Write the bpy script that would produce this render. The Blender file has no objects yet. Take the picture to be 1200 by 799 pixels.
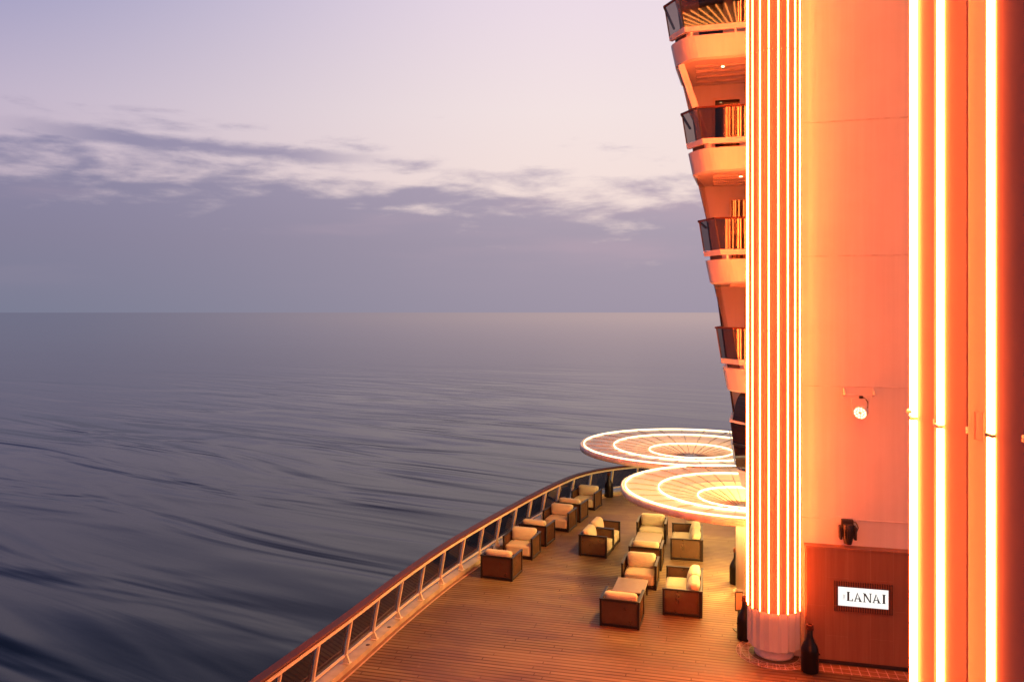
import bpy, bmesh, math, random
from math import sin, cos, pi, radians
from mathutils import Vector, Matrix
random.seed(7)
scn = bpy.context.scene
col = scn.collection

# ------------------------------------------------------------------ materials
def lin(r, g, b):
    f = lambda v: (v/255/12.92) if v/255 <= .04045 else ((v/255+.055)/1.055)**2.4
    return (f(r), f(g), f(b), 1)

class NT:
    def __init__(s, tree):
        s.t = tree; tree.nodes.clear()
    def n(s, typ, **kw):
        nd = s.t.nodes.new(typ)
        for k, v in kw.items():
            if k == 'inp':
                for a, b in v.items():
                    s.set(nd, a, b)
            else: setattr(nd, k, v)
        return nd
    def set(s, nd, key, val):
        sock = nd.inputs[key]
        if hasattr(val, 'is_output') or isinstance(val, bpy.types.NodeSocket): s.t.links.new(val, sock)
        else: sock.default_value = val
    def m(s, op, a, b=0.0, c=None, clamp=False):
        nd = s.n('ShaderNodeMath', operation=op, use_clamp=clamp)
        s.set(nd, 0, a); s.set(nd, 1, b)
        if c is not None: s.set(nd, 2, c)
        return nd.outputs[0]
    def mix(s, f, a, b, blend='MIX'):
        nd = s.n('ShaderNodeMix', data_type='RGBA', blend_type=blend)
        s.set(nd, 0, f); s.set(nd, 6, a); s.set(nd, 7, b)
        return nd.outputs[2]
    def ss(s, v, lo, hi, a=0.0, b=1.0):
        nd = s.n('ShaderNodeMapRange', interpolation_type='SMOOTHSTEP')
        s.set(nd, 0, v); s.set(nd, 1, lo); s.set(nd, 2, hi); s.set(nd, 3, a); s.set(nd, 4, b)
        return nd.outputs[0]
    def noise(s, vec, scale, detail=4, rough=.55, dist=0.0):
        nd = s.n('ShaderNodeTexNoise', inp={'Vector': vec, 'Scale': scale, 'Detail': detail, 'Roughness': rough, 'Distortion': dist})
        return nd.outputs[0]
    def ramp(s, f, stops):
        nd = s.n('ShaderNodeValToRGB')
        el = nd.color_ramp.elements
        while len(el) < len(stops): el.new(.5)
        for e, (p, c) in zip(el, stops): e.position = p; e.color = c
        s.set(nd, 0, f)
        return nd.outputs[0]
    def obj(s): return s.n('ShaderNodeTexCoord').outputs['Object']
    def mapping(s, v, scale=(1,1,1), rot=(0,0,0), loc=(0,0,0)):
        return s.n('ShaderNodeMapping', inp={'Vector': v, 'Scale': scale, 'Rotation': rot, 'Location': loc}).outputs[0]
    def bump(s, h, strength=.3, dist=.02):
        return s.n('ShaderNodeBump', inp={'Height': h, 'Strength': strength, 'Distance': dist}).outputs[0]

def mat(name):
    m = bpy.data.materials.new(name); m.use_nodes = True
    return m, NT(m.node_tree)

def principled(name, color, rough=.5, metal=0, spec=.5, var=.15, vscale=3.0, bump=0.0, bscale=20, coat=0.0, stretch=(1,1,1)):
    m, t = mat(name)
    co = t.mapping(t.obj(), stretch)
    nz = t.noise(co, vscale, 5, .6)
    c = t.mix(t.ss(nz, .3, .7), tuple(v*(1-var) for v in color[:3])+(1,), tuple(min(1, v*(1+var)) for v in color[:3])+(1,))
    r = t.m('MULTIPLY_ADD', nz, .25, rough-.12)
    p = t.n('ShaderNodeBsdfPrincipled', inp={'Base Color': c, 'Roughness': r, 'Metallic': metal, 'Specular IOR Level': spec, 'Coat Weight': coat})
    if bump: t.set(p, 'Normal', t.bump(t.noise(co, bscale, 4), bump, .01))
    o = t.n('ShaderNodeOutputMaterial'); t.set(o, 0, p.outputs[0])
    return m

def emitter(name, rgb, base=(.8, .8, .8)):
    m, t = mat(name)
    e = t.n('ShaderNodeEmission', inp={'Color': tuple(rgb)+(1,), 'Strength': 1.0})
    o = t.n('ShaderNodeOutputMaterial'); t.set(o, 0, e.outputs[0])
    return m

def glass(name, tint, refl=1.0, rough=.02, body=.0, bodycol=(.03,.02,.015,1)):
    m, t = mat(name)
    tr = t.n('ShaderNodeBsdfTransparent', inp={'Color': tuple(tint)+(1,)})
    gl = t.n('ShaderNodeBsdfGlossy', inp={'Color': (1,1,1,1), 'Roughness': rough})
    df = t.n('ShaderNodeBsdfDiffuse', inp={'Color': bodycol})
    mx0 = t.n('ShaderNodeMixShader', inp={0: body, 1: tr.outputs[0], 2: df.outputs[0]})
    ge = t.n('ShaderNodeNewGeometry')
    c_ = t.m('ABSOLUTE', t.n('ShaderNodeVectorMath', operation='DOT_PRODUCT', inp={0: ge.outputs['Incoming'], 1: ge.outputs['Normal']}).outputs['Value'])
    f = t.m('MULTIPLY', t.m('MULTIPLY_ADD', t.m('POWER', t.m('SUBTRACT', 1.0, c_), 5.0), .95, .05), refl, clamp=True)
    mx = t.n('ShaderNodeMixShader', inp={0: f, 1: mx0.outputs[0], 2: gl.outputs[0]})
    o = t.n('ShaderNodeOutputMaterial'); t.set(o, 0, mx.outputs[0])
    return m

M = {}
def hull_paint(name, colr, rough=.38):
    # white marine paint with faint weathering streaks and plate unevenness
    m, t = mat(name)
    co = t.obj()
    big = t.noise(co, .45, 4, .55)
    streak = t.noise(t.mapping(co, (5, 5, .18)), 1.0, 4, .6)
    f = t.m('ADD', t.m('MULTIPLY', big, .6), t.m('MULTIPLY', streak, .4))
    c = t.mix(t.ss(f, .35, .65), tuple(v*.88 for v in colr)+(1,), tuple(colr)+(1,))
    p = t.n('ShaderNodeBsdfPrincipled', inp={'Base Color': c, 'Roughness': t.m('MULTIPLY_ADD', streak, .3, rough-.15)})
    h = t.m('ADD', t.noise(co, .9, 2), t.m('MULTIPLY', t.noise(co, 30, 3), .02))
    t.set(p, 'Normal', t.bump(h, .25, .03))
    o = t.n('ShaderNodeOutputMaterial'); t.set(o, 0, p.outputs[0])
    return m
M['paint'] = hull_paint('white_marine_paint', (.78, .77, .74))
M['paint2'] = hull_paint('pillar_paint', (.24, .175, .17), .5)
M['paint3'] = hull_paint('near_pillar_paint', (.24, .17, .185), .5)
M['plinth'] = hull_paint('plinth_paint', (.7, .68, .66), .45)
M['seam'] = principled('weld_seam_paint', (.66, .64, .61), .45)
M['strip'] = emitter('orange_neon', (130, 15.0, 2.4))
M['fanstrip'] = emitter('fan_neon', (17, 5.5, 1.2))
M['ring'] = emitter('warm_led_ring', (4.2, 3.0, 1.6))
M['downled'] = emitter('warm_downlight', (14, 7.5, 3.0))
M['parled'] = emitter('par_led', (6, 2.9, 1.5))
M['capmet'] = principled('joint_cap_metal', (.45, .42, .4), .4, .3)
M['dark'] = principled('dark_bronze_aluminium', (.009, .006, .005), .42, .0, var=.25, bump=.08, bscale=60)
M['teak'] = principled('varnished_teak', (.085, .022, .013), .55, var=.3, vscale=2, stretch=(1, .2, 6), spec=.25)
M['railpaint'] = principled('cream_rail_paint', (.66, .64, .46), .35, var=.08)
M['ledge'] = principled('ledge_paint', (.42, .39, .26), .5, var=.18, vscale=2.5, bump=.1)
M['gutter'] = principled('gutter_paint', (.24, .14, .09), .5, var=.25)
M['black'] = principled('black_gloss_ceramic', (.007, .005, .005), .35, var=.3, spec=.3)
M['blackplastic'] = principled('black_plastic', (.02, .018, .018), .45, var=.3)
M['redglass'] = principled('red_lens', (.25, .02, .02), .25)
M['tan'] = principled('tan_board', (.42, .30, .17), .6)
M['whitepaint'] = principled('white_bracket', (.75, .73, .70), .4)
M['signlight'] = emitter('sign_lightbox', (1.12, 1.08, 1.02))
M['letter'] = principled('black_letter', (.012, .012, .012), .5)
M['letterthin'] = principled('grey_letter', (.25, .22, .2), .5)
M['glass'] = glass('smoked_balcony_glass', (.50, .43, .41), 1.0)
M['railglass'] = glass('tinted_rail_glass', (.34, .33, .36), 1.25, .03)
M['darkglass'] = glass('dark_window_glass', (.06, .05, .05), 1.0, .03, .6)
M['rib'] = principled('canopy_rib_paint', (.58, .52, .46), .45)
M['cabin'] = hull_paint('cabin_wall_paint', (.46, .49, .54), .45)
M['soffit'] = principled('soffit_panel', (.46, .44, .44), .5, var=.1)
M['interior'] = principled('cabin_interior', (.16, .10, .07), .7)
M['cable'] = principled('cable_rubber', (.06, .04, .03), .6)
M['hull'] = principled('hull_navy', (.05, .05, .06), .4)

def cushion_mat(name, c):
    m, t = mat(name)
    co = t.obj()
    nz = t.noise(co, 3.0, 4)
    wv = t.noise(t.mapping(co, (1, 1, 2.2)), 5.5, 3, .5, 1.2)
    cc = t.mix(nz, tuple(v*.86 for v in c)+(1,), tuple(v*1.1 for v in c)+(1,))
    p = t.n('ShaderNodeBsdfPrincipled', inp={'Base Color': cc, 'Roughness': .85, 'Sheen Weight': .2})
    t.set(p, 'Normal', t.bump(t.m('ADD', wv, t.m('MULTIPLY', t.noise(co, 240, 2), .03)), .5, .03))
    o = t.n('ShaderNodeOutputMaterial'); t.set(o, 0, p.outputs[0])
    return m
M['cushion'] = cushion_mat('beige_outdoor_fabric', (.54, .53, .36))

def sling_mat():
    m, t = mat('brown_mesh_sling')
    co = t.obj()
    d = t.n('ShaderNodeBsdfDiffuse', inp={'Color': t.mix(t.noise(co, 4, 3), (.11, .066, .042, 1), (.16, .10, .062, 1))})
    gl = t.n('ShaderNodeBsdfGlossy', inp={'Color': (.5, .45, .4, 1), 'Roughness': .35})
    b = t.n('ShaderNodeMixShader', inp={0: .05, 1: d.outputs[0], 2: gl.outputs[0]})
    tr = t.n('ShaderNodeBsdfTransparent', inp={'Color': (.62, .52, .42, 1)})
    mx = t.n('ShaderNodeMixShader', inp={0: t.m('MULTIPLY_ADD', t.noise(co, 6, 2),   .15, .28), 1: b.outputs[0], 2: tr.outputs[0]})
    o = t.n('ShaderNodeOutputMaterial'); t.set(o, 0, mx.outputs[0])
    return m
M['sling'] = sling_mat()

def table_mat():
    m, t = mat('satin_table_top')
    co = t.obj()
    c = t.mix(t.noise(co, 2.5, 5), (.24, .19, .14, 1), (.34, .27, .19, 1))
    p = t.n('ShaderNodeBsdfPrincipled', inp={'Base Color': c, 'Roughness': t.m('MULTIPLY_ADD', t.noise(co, 9, 4), .25, .25)})
    o = t.n('ShaderNodeOutputMaterial'); t.set(o, 0, p.outputs[0])
    return m
M['table'] = table_mat()

def deck_mat():
    m, t = mat('teak_deck_planks')
    co = t.obj()
    sep = t.n('ShaderNodeSeparateXYZ', inp={0: co})
    PW = .15
    wob = t.m('MULTIPLY', t.m('SUBTRACT', t.noise(t.mapping(co, (.5, 2.5, 1)), 1.0, 3), .5), .03)
    q = t.m('DIVIDE', t.m('ADD', sep.outputs[1], wob), PW)
    row = t.m('FLOOR', q)
    fr = t.m('FRACT', q)
    a = t.m('ABSOLUTE', t.m('SUBTRACT', fr, .5))          # .5 at seam
    seam = t.ss(a, .23, .44)
    tone = t.n('ShaderNodeTexWhiteNoise', noise_dimensions='1D', inp={'W': row}).outputs[0]
    # staggered butt joints
    bx = t.m('DIVIDE', t.m('ADD', sep.outputs[0], t.m('MULTIPLY', tone, 4.1)), 3.3)
    jb = t.ss(t.m('ABSOLUTE', t.m('SUBTRACT', t.m('FRACT', bx), .5)), .494, .499)
    grain = t.noise(t.mapping(co, (.8, 14, 1)), 1.5, 5, .65)
    stain = t.noise(t.mapping(co, (.32, .55, 1)), 1.0, 5, .62, .6)
    fine = t.noise(co, 4.0, 5, .65)
    base = t.mix(t.m('ADD', t.m('MULTIPLY', tone, .45), t.m('MULTIPLY', grain, .55)), (.155, .112, .058, 1), (.275, .215, .118, 1))
    base = t.mix(t.ss(stain, .40, .62, .68, 0.0), base, (.115, .062, .036, 1))
    base = t.mix(t.ss(fine, .55, .8, 0, .35), base, (.40, .25, .16, 1))
    sfade = t.ss(t.noise(t.mapping(co, (.25, 1.1, 1)), 1.3, 4), .3, .65, .5, .95)
    base = t.mix(t.m('MULTIPLY', t.m('MAXIMUM', seam, jb), sfade), base, (.050, .020, .012, 1))
    p = t.n('ShaderNodeBsdfPrincipled', inp={'Base Color': base, 'Roughness': t.m('MULTIPLY_ADD', stain, .35, .38), 'Specular IOR Level': .35})
    h = t.m('SUBTRACT', t.m('MULTIPLY', grain, .3), seam)
    t.set(p, 'Normal', t.bump(h, .5, .006))
    o = t.n('ShaderNodeOutputMaterial'); t.set(o, 0, p.outputs[0])
    return m
M['deck'] = deck_mat()

def wood_panel_mat():
    m, t = mat('veneer_wall_panels')
    co = t.obj()
    sep = t.n('ShaderNodeSeparateXYZ', inp={0: co})
    v = t.n('ShaderNodeCombineXYZ', inp={0: sep.outputs[2], 1: sep.outputs[0], 2: 0.0}).outputs[0]
    br = t.n('ShaderNodeTexBrick', offset=.5, inp={'Vector': v, 'Scale': 1.0, 'Mortar Size': .004, 'Brick Width': 1.32, 'Row Height': .47,
             'Color1': (.27, .125, .075, 1), 'Color2': (.29, .140, .085, 1), 'Mortar': (.34, .18, .12, 1)})
    g = t.noise(t.mapping(co, (9, 9, .5)), 1.0, 5, .6)
    c = t.mix(t.ss(g, .3, .75, 0, .45), br.outputs[0], (.17, .07, .042, 1))
    p = t.n('ShaderNodeBsdfPrincipled', inp={'Base Color': c, 'Roughness': .42})
    o = t.n('ShaderNodeOutputMaterial'); t.set(o, 0, p.outputs[0])
    return m
M['veneer'] = wood_panel_mat()

def tile_mat():
    m, t = mat('deck_grid_tiles')
    co = t.obj()
    br = t.n('ShaderNodeTexBrick', offset=0.0, inp={'Vector': co, 'Scale': 1.0, 'Mortar Size': .012, 'Brick Width': .19, 'Row Height': .2,
             'Color1': (.24, .12, .08, 1), 'Color2': (.28, .15, .10, 1), 'Mortar': (.62, .42, .33, 1)})
    c = t.mix(t.ss(t.noise(co, 5, 4), .4, .7, 0, .5), br.outputs[0], (.16, .08, .055, 1))
    p = t.n('ShaderNodeBsdfPrincipled', inp={'Base Color': c, 'Roughness': .5})
    o = t.n('ShaderNodeOutputMaterial'); t.set(o, 0, p.outputs[0])
    return m
M['tile'] = tile_mat()
M['grout'] = principled('pale_inlay', (.55, .40, .30), .5)

def slat_mat():
    m, t = mat('sign_slat_frame')
    co = t.obj()
    sep = t.n('ShaderNodeSeparateXYZ', inp={0: co})
    a = t.m('ABSOLUTE', t.m('SUBTRACT', t.m('FRACT', t.m('DIVIDE', sep.outputs[0], .05)), .5))
    c = t.mix(t.ss(a, .1, .3), (.20, .07, .035, 1), (.045, .018, .012, 1))
    p = t.n('ShaderNodeBsdfPrincipled', inp={'Base Color': c, 'Roughness': .5})
    o = t.n('ShaderNodeOutputMaterial'); t.set(o, 0, p.outputs[0])
    return m
M['slat'] = slat_mat()

def membrane_mat():
    m, t = mat('canopy_membrane')
    co = t.obj()
    sep = t.n('ShaderNodeSeparateXYZ', inp={0: co})
    nz = t.noise(co, 1.2, 5, .6)
    c = t.mix(nz, (.70, .61, .54, 1), (.82, .73, .65, 1))
    d = t.n('ShaderNodeBsdfDiffuse', inp={'Color': c})
    tl = t.n('ShaderNodeBsdfTranslucent', inp={'Color': (.75, .58, .40, 1)})
    gl = t.n('ShaderNodeBsdfGlossy', inp={'Color': (.9, .9, .9, 1), 'Roughness': t.m('MULTIPLY_ADD', nz, .2, .12)})
    a = t.n('ShaderNodeMixShader', inp={0: .38, 1: d.outputs[0], 2: tl.outputs[0]})
    fr = t.n('ShaderNodeFresnel', inp={'IOR': 1.45})
    b = t.n('ShaderNodeMixShader', inp={0: t.m('MULTIPLY', fr.outputs[0], .7), 1: a.outputs[0], 2: gl.outputs[0]})
    o = t.n('ShaderNodeOutputMaterial'); t.set(o, 0, b.outputs[0])
    return m
M['membrane'] = membrane_mat()

def sea_mat():
    m, t = mat('sea_surface')
    co = t.obj()
    rz = math.atan2(-.30, .953)
    r1 = t.mapping(co, (1, 1, 1), (0, 0, -rz))
    w1 = t.noise(t.mapping(r1, (1/75, 1/15, 1)), 1.0, 2.5, .5, 1.1)
    w2 = t.noise(t.mapping(r1, (1/45, 1/5.0, 1), loc=(3.1, 7.7, 0)), 1.0, 3, .55, .9)
    w3 = t.noise(t.mapping(co, (1/26, 1/1.1, 1), (0, 0, radians(10))), 1.0, 3, .6, .2)
    w4 = t.noise(t.mapping(co, (1/900, 1/120, 1)), 1.0, 3, .5)
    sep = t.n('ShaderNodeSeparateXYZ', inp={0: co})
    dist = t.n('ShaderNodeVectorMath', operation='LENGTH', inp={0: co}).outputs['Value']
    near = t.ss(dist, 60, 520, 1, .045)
    h = t.m('ADD', t.m('MULTIPLY', w1, 4.6), t.m('ADD', t.m('MULTIPLY', w2, .20), t.m('MULTIPLY', w3, .012)))
    patch = t.ss(t.noise(t.mapping(r1, (1/240, 1/90, 1)), 1.0, 3, .5, .6), .35, .65, .35, 1.15)
    h = t.m('MULTIPLY', t.m('MULTIPLY', h, patch), t.ss(sep.outputs[0], -10, -115, .22, 1.0))
    h = t.m('MULTIPLY', t.m('MULTIPLY', h, near), t.ss(dist, 220, 1800, 1, .05))
    nrm = t.bump(h, 1.0, 1.0)
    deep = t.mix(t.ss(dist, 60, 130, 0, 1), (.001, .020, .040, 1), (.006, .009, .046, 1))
    rough = t.m('ADD', t.ss(dist, 60, 1500, .16, .11), t.m('MULTIPLY', w4, .05))
    p = t.n('ShaderNodeBsdfPrincipled', inp={'Base Color': deep, 'Roughness': rough, 'IOR': 1.33, 'Normal': nrm, 'Specular IOR Level': t.ss(dist, 70, 330, .27, .60), 'Specular Tint': t.mix(t.ss(dist, 100, 1200, 0, 1), (.86, .82, 1, 1), (1, .95, 1, 1))})
    # haze and pink sheen painted into the surface as glow, stronger with distance
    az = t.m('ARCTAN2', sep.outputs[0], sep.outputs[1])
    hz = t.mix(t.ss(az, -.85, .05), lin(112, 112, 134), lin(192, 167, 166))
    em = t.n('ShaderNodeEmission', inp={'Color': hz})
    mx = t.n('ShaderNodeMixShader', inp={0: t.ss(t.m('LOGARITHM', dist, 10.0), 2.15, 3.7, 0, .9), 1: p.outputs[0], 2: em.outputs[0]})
    o = t.n('ShaderNodeOutputMaterial'); t.set(o, 0, mx.outputs[0])
    return m
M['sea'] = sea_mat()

# ------------------------------------------------------------------ mesh helpers
class MB:
    def __init__(s): s.v = []; s.f = []; s.smooth = []
    def add(s, verts, faces, smooth=False):
        b = len(s.v); s.v += [tuple(v) for v in verts]
        s.f += [tuple(b+i for i in f) for f in faces]; s.smooth += [smooth]*len(faces)
    def box(s, x0, x1, y0, y1, z0, z1):
        s.add([(x0,y0,z0),(x1,y0,z0),(x1,y1,z0),(x0,y1,z0),(x0,y0,z1),(x1,y0,z1),(x1,y1,z1),(x0,y1,z1)],
              [(0,3,2,1),(4,5,6,7),(0,1,5,4),(1,2,6,5),(2,3,7,6),(3,0,4,7)])
    def hexa(s, bot, top):
        n = len(bot)
        s.add(list(bot)+list(top), [tuple(range(n-1,-1,-1)), tuple(range(n,2*n))]+[(i,(i+1)%n,n+(i+1)%n,n+i) for i in range(n)])
    def bar(s, p, q, w, h=None, up=(0,0,1)):
        p, q = Vector(p), Vector(q); h = h or w
        d = (q-p).normalized(); u = Vector(up)
        if abs(d.dot(u)) > .98: u = Vector((0,1,0))
        a = d.cross(u).normalized(); b = a.cross(d).normalized()
        c = [a*w/2*i+b*h/2*j for i, j in ((-1,-1),(1,-1),(1,1),(-1,1))]
        s.add([p+k for k in c]+[q+k for k in c], [(0,1,2,3),(7,6,5,4),(0,4,5,1),(1,5,6,2),(2,6,7,3),(3,7,4,0)])
    def tube(s, pts, r, n=8):
        pts = [Vector(p) for p in pts]; rings = []
        for i, p in enumerate(pts):
            d = (pts[min(i+1, len(pts)-1)]-pts[max(i-1, 0)]).normalized()
            u = Vector((0,0,1)) if abs(d.z) < .95 else Vector((0,1,0))
            a = d.cross(u).normalized(); b = a.cross(d).normalized()
            rings.append([p+(a*cos(2*pi*k/n)+b*sin(2*pi*k/n))*r for k in range(n)])
        vs = [v for R in rings for v in R]
        fs = [(i*n+k, i*n+(k+1)%n, (i+1)*n+(k+1)%n, (i+1)*n+k) for i in range(len(pts)-1) for k in range(n)]
        fs += [tuple(range(n-1,-1,-1)), tuple(range((len(pts)-1)*n, len(pts)*n))]
        s.add(vs, fs, True)
    def lathe(s, prof, n=32, c=(0,0,0), a0=0, a1=2*pi, smooth=True):
        full = abs(a1-a0-2*pi) < 1e-6; m = n if full else n+1
        vs = [(c[0]+r*cos(a0+(a1-a0)*k/n), c[1]+r*sin(a0+(a1-a0)*k/n), c[2]+z) for r, z in prof for k in range(m)]
        fs = []
        for i in range(len(prof)-1):
            for k in range(n):
                k2 = (k+1) % m
                fs.append((i*m+k, i*m+k2, (i+1)*m+k2, (i+1)*m+k))
        s.add(vs, fs, smooth)
    def sweep(s, pts, prof, nrm):
        # prof: list of (inward, z); pts list of (x,y); nrm list of inward normals
        k = len(prof); vs = []
        for (x, y), (nx, ny) in zip(pts, nrm):
            vs += [(x+nx*a, y+ny*a, z) for a, z in prof]
        fs = [(i*k+j, i*k+(j+1)%k, (i+1)*k+(j+1)%k, (i+1)*k+j) for i in range(len(pts)-1) for j in range(k)]
        fs += [tuple(range(k-1,-1,-1)), tuple((len(pts)-1)*k+j for j in range(k))]
        s.add(vs, fs)
    def build(s, name, m, parent=None, bevel=0, segs=2, angle=35):
        me = bpy.data.meshes.new(name)
        me.from_pydata(s.v, [], s.f)
        me.polygons.foreach_set('use_smooth', s.smooth)
        bm = bmesh.new(); bm.from_mesh(me)
        bmesh.ops.recalc_face_normals(bm, faces=bm.faces)
        if bevel:
            es = [e for e in bm.edges if len(e.link_faces) == 2 and e.calc_face_angle(0) > radians(angle)]
            bmesh.ops.bevel(bm, geom=es, offset=bevel, segments=segs, profile=.5, affect='EDGES', clamp_overlap=True)
        bm.to_mesh(me); bm.free()
        me.materials.append(m)
        o = bpy.data.objects.new(name, me); col.objects.link(o)
        if parent: o.parent = parent
        return o

def thing(name, label, cat, loc=(0,0,0), rz=0, group=None):
    o = bpy.data.objects.new(name, None); col.objects.link(o)
    o.location = loc; o.rotation_euler = (0, 0, rz); o.empty_display_size = .2
    o['label'] = label; o['category'] = cat
    if group: o['group'] = group
    return o
def tag(o, label, cat, group=None):
    o['label'] = label; o['category'] = cat
    if group: o['group'] = group
    return o
def struct(o): o['kind'] = 'structure'; return o
def copy_tree(o, parent=None):
    c = o.copy(); col.objects.link(c)
    if parent: c.parent = parent
    for ch in list(o.children): copy_tree(ch, c)
    return c

def cushion(mb, x0, x1, y0, y1, z0, z1, r=.05, puff=.03, n=10, shear=0.0, flare=0.0, axis='z'):
    # soft rounded box; puff on the big faces; shear leans along y with z; flare widens x with z
    cx, cy, cz = (x0+x1)/2, (y0+y1)/2, (z0+z1)/2
    hx, hy, hz = (x1-x0)/2, (y1-y0)/2, (z1-z0)/2
    seen = {}; vs = []; fs = []
    def vert(u):
        key = tuple(round(k, 5) for k in u)
        if key in seen: return seen[key]
        p = Vector((u[0]*hx, u[1]*hy, u[2]*hz)); h = Vector((hx, hy, hz))
        rr = min(r, hx*.95, hy*.95, hz*.95)
        q = Vector([max(-(h[i]-rr), min(h[i]-rr, p[i])) for i in range(3)])
        d = p-q
        if d.length > 1e-9: p = q+d.normalized()*rr
        if axis == 'z': p.z += (1 if u[2] > 0 else -.2)*abs(u[2])*puff*(1-u[0]**2)*(1-u[1]**2)
        else: p.y += u[1]*puff*(1-u[0]**2)*(1-u[2]**2)
        k = (p.z/hz+1)/2
        p.x *= 1+flare*(k-.5)
        p.y += shear*(k-.5)
        seen[key] = len(vs); vs.append((cx+p.x, cy+p.y, cz+p.z))
        return seen[key]
    g = [-1+2*i/n for i in range(n+1)]
    for ax in range(3):
        for sgn in (-1, 1):
            for i in range(n):
                for j in range(n):
                    qd = []
                    for a, b in ((g[i], g[j]), (g[i+1], g[j]), (g[i+1], g[j+1]), (g[i], g[j+1])):
                        u = [0, 0, 0]; u[ax] = sgn; u[(ax+1) % 3] = a; u[(ax+2) % 3] = b
                        qd.append(vert(u))
                    fs.append(qd)
    mb.add(vs, fs, True)

def catmull(P, per=8):
    out = []
    for i in range(len(P)-1):
        p0 = P[max(i-1, 0)]; p1 = P[i]; p2 = P[i+1]; p3 = P[min(i+2, len(P)-1)]
        for k in range(per):
            u = k/per
            out.append(tuple(.5*(2*p1[j]+(p2[j]-p0[j])*u+(2*p0[j]-5*p1[j]+4*p2[j]-p3[j])*u*u+(3*p1[j]-p0[j]-3*p2[j]+p3[j])*u**3) for j in range(2)))
    out.append(P[-1]); return out
def normals(pts):
    r = []
    for i in range(len(pts)):
        a = Vector(pts[max(i-1, 0)]); b = Vector(pts[min(i+1, len(pts)-1)])
        d = (b-a).normalized(); r.append((d.y, -d.x))
    return r

# ------------------------------------------------------------------ camera
cam = bpy.data.cameras.new('camera'); co = bpy.data.objects.new('camera', cam); col.objects.link(co)
co.location = (0, 0, 8); co.rotation_euler = (radians(90), 0, radians(14.24))
cam.sensor_width = 36; cam.lens = 914/1200*36; cam.shift_y = -.0279; cam.clip_end = 200000; cam.clip_start = .05
scn.camera = co

# ------------------------------------------------------------------ world: dusk sky
w = bpy.data.worlds.new('World'); scn.world = w; w.use_nodes = True
t = NT(w.node_tree)
gen = t.n('ShaderNodeTexCoord').outputs['Generated']
sp = t.n('ShaderNodeSeparateXYZ', inp={0: gen})
X, Y, Z = sp.outputs
th = radians(14.24)
fwd = t.m('ADD', t.m('MULTIPLY', X, -sin(th)), t.m('MULTIPLY', Y, cos(th)))
rgt = t.m('ADD', t.m('MULTIPLY', X, cos(th)), t.m('MULTIPLY', Y, sin(th)))
az = t.m('ARCTAN2', rgt, fwd)                        # azimuth from the heading of the bow quarter
hl = t.m('SQRT', t.m('ADD', t.m('MULTIPLY', X, X), t.m('MULTIPLY', Y, Y)))
E = t.m('DIVIDE', Z, t.m('MAXIMUM', hl, .02))
EL = t.m('MULTIPLY', t.m('MAXIMUM', E, 0.0), 1/1.6, clamp=True)   # 0..1 for E 0..1.6
cl = t.ramp(EL, [(0, lin(150,143,168)), (.10, lin(193,176,194)), (.15, lin(184,172,198)), (.25, lin(130,137,186)), (.5, lin(70,78,118)), (1, lin(24,30,58))])
cr = t.ramp(EL, [(0, lin(246,220,210)), (.10, lin(245,224,218)), (.16, lin(244,227,226)), (.26, lin(236,219,231)), (.5, lin(120,120,158)), (1, lin(34,42,74))])
side = t.ss(az, -.80, .12)
clear = t.mix(side, cl, cr)
cvec = t.n('ShaderNodeCombineXYZ', inp={0: t.m('MULTIPLY', az, 6.0), 1: t.m('MULTIPLY', E, 27.0), 2: 0.0}).outputs[0]
n1 = t.noise(cvec, 1.0, 7, .54, .25)
n2 = t.noise(t.mapping(cvec, (2.2, 1.6, 1), loc=(9, 3, 0)), 1.0, 6, .6, .2)
n3 = t.noise(t.mapping(cvec, (.35, .55, 1), loc=(2.3, 5.1, 0)), 1.0, 4, .5)
eb = t.m('MULTIPLY_ADD', az, -.050, .159)
deep = t.m('SUBTRACT', eb, E)                         # >0 inside the bank
dens = t.m('ADD', t.m('MULTIPLY', deep, 11.0), t.m('MULTIPLY', t.m('SUBTRACT', n1, .5), 3.1))
dens = t.m('ADD', dens, t.m('MULTIPLY', t.m('SUBTRACT', n2, .5), 1.2))
bank = t.ss(dens, -.42, .50)
# thin detached streak above the bank
sc_ = t.m('ABSOLUTE', t.m('SUBTRACT', E, t.m('MULTIPLY_ADD', az, -.025, .188)))
st = t.m('SUBTRACT', 1.0, t.m('DIVIDE', sc_, .016))
st = t.m('ADD', st, t.m('MULTIPLY', t.m('SUBTRACT', n2, .5), 1.5))
st = t.m('MULTIPLY', t.ss(st, .1, .8), t.m('MULTIPLY', t.ss(az, -.62, -.45), t.ss(az, -.12, -.30)))
cover = t.m('MAXIMUM', bank, t.m('MULTIPLY', st, .95))
kl = t.ramp(t.m('MULTIPLY', t.m('MAXIMUM', E, 0.0), 4.0, clamp=True), [(0, lin(118,122,145)), (.35, lin(127,124,150)), (.8, lin(134,130,163))])
kr = t.ramp(t.m('MULTIPLY', t.m('MAXIMUM', E, 0.0), 4.0, clamp=True), [(0, lin(152,143,163)), (.35, lin(162,150,169)), (.8, lin(182,166,184))])
cloud = t.mix(t.ss(az, -.65, .25), kl, kr)
pink = t.m('MULTIPLY', t.ss(n3, .48, .70), t.ss(E, .02, .09))
cloud = t.mix(t.m('MULTIPLY', pink, .45), cloud, lin(186,160,176))
sky = t.mix(t.m('MULTIPLY', cover, .93), clear, cloud)
back = t.ss(t.m('ABSOLUTE', az), .75, 1.7)            # darker dusk behind the viewer
sky = t.mix(back, sky, t.mix(.75, sky, (.066, .060, .09, 1)))
nish = t.n('ShaderNodeTexSky', sky_type='NISHITA', sun_disc=False, sun_elevation=radians(3), sun_rotation=radians(62))
bg1 = t.n('ShaderNodeBackground', inp={'Color': sky, 'Strength': 1.0})
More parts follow.
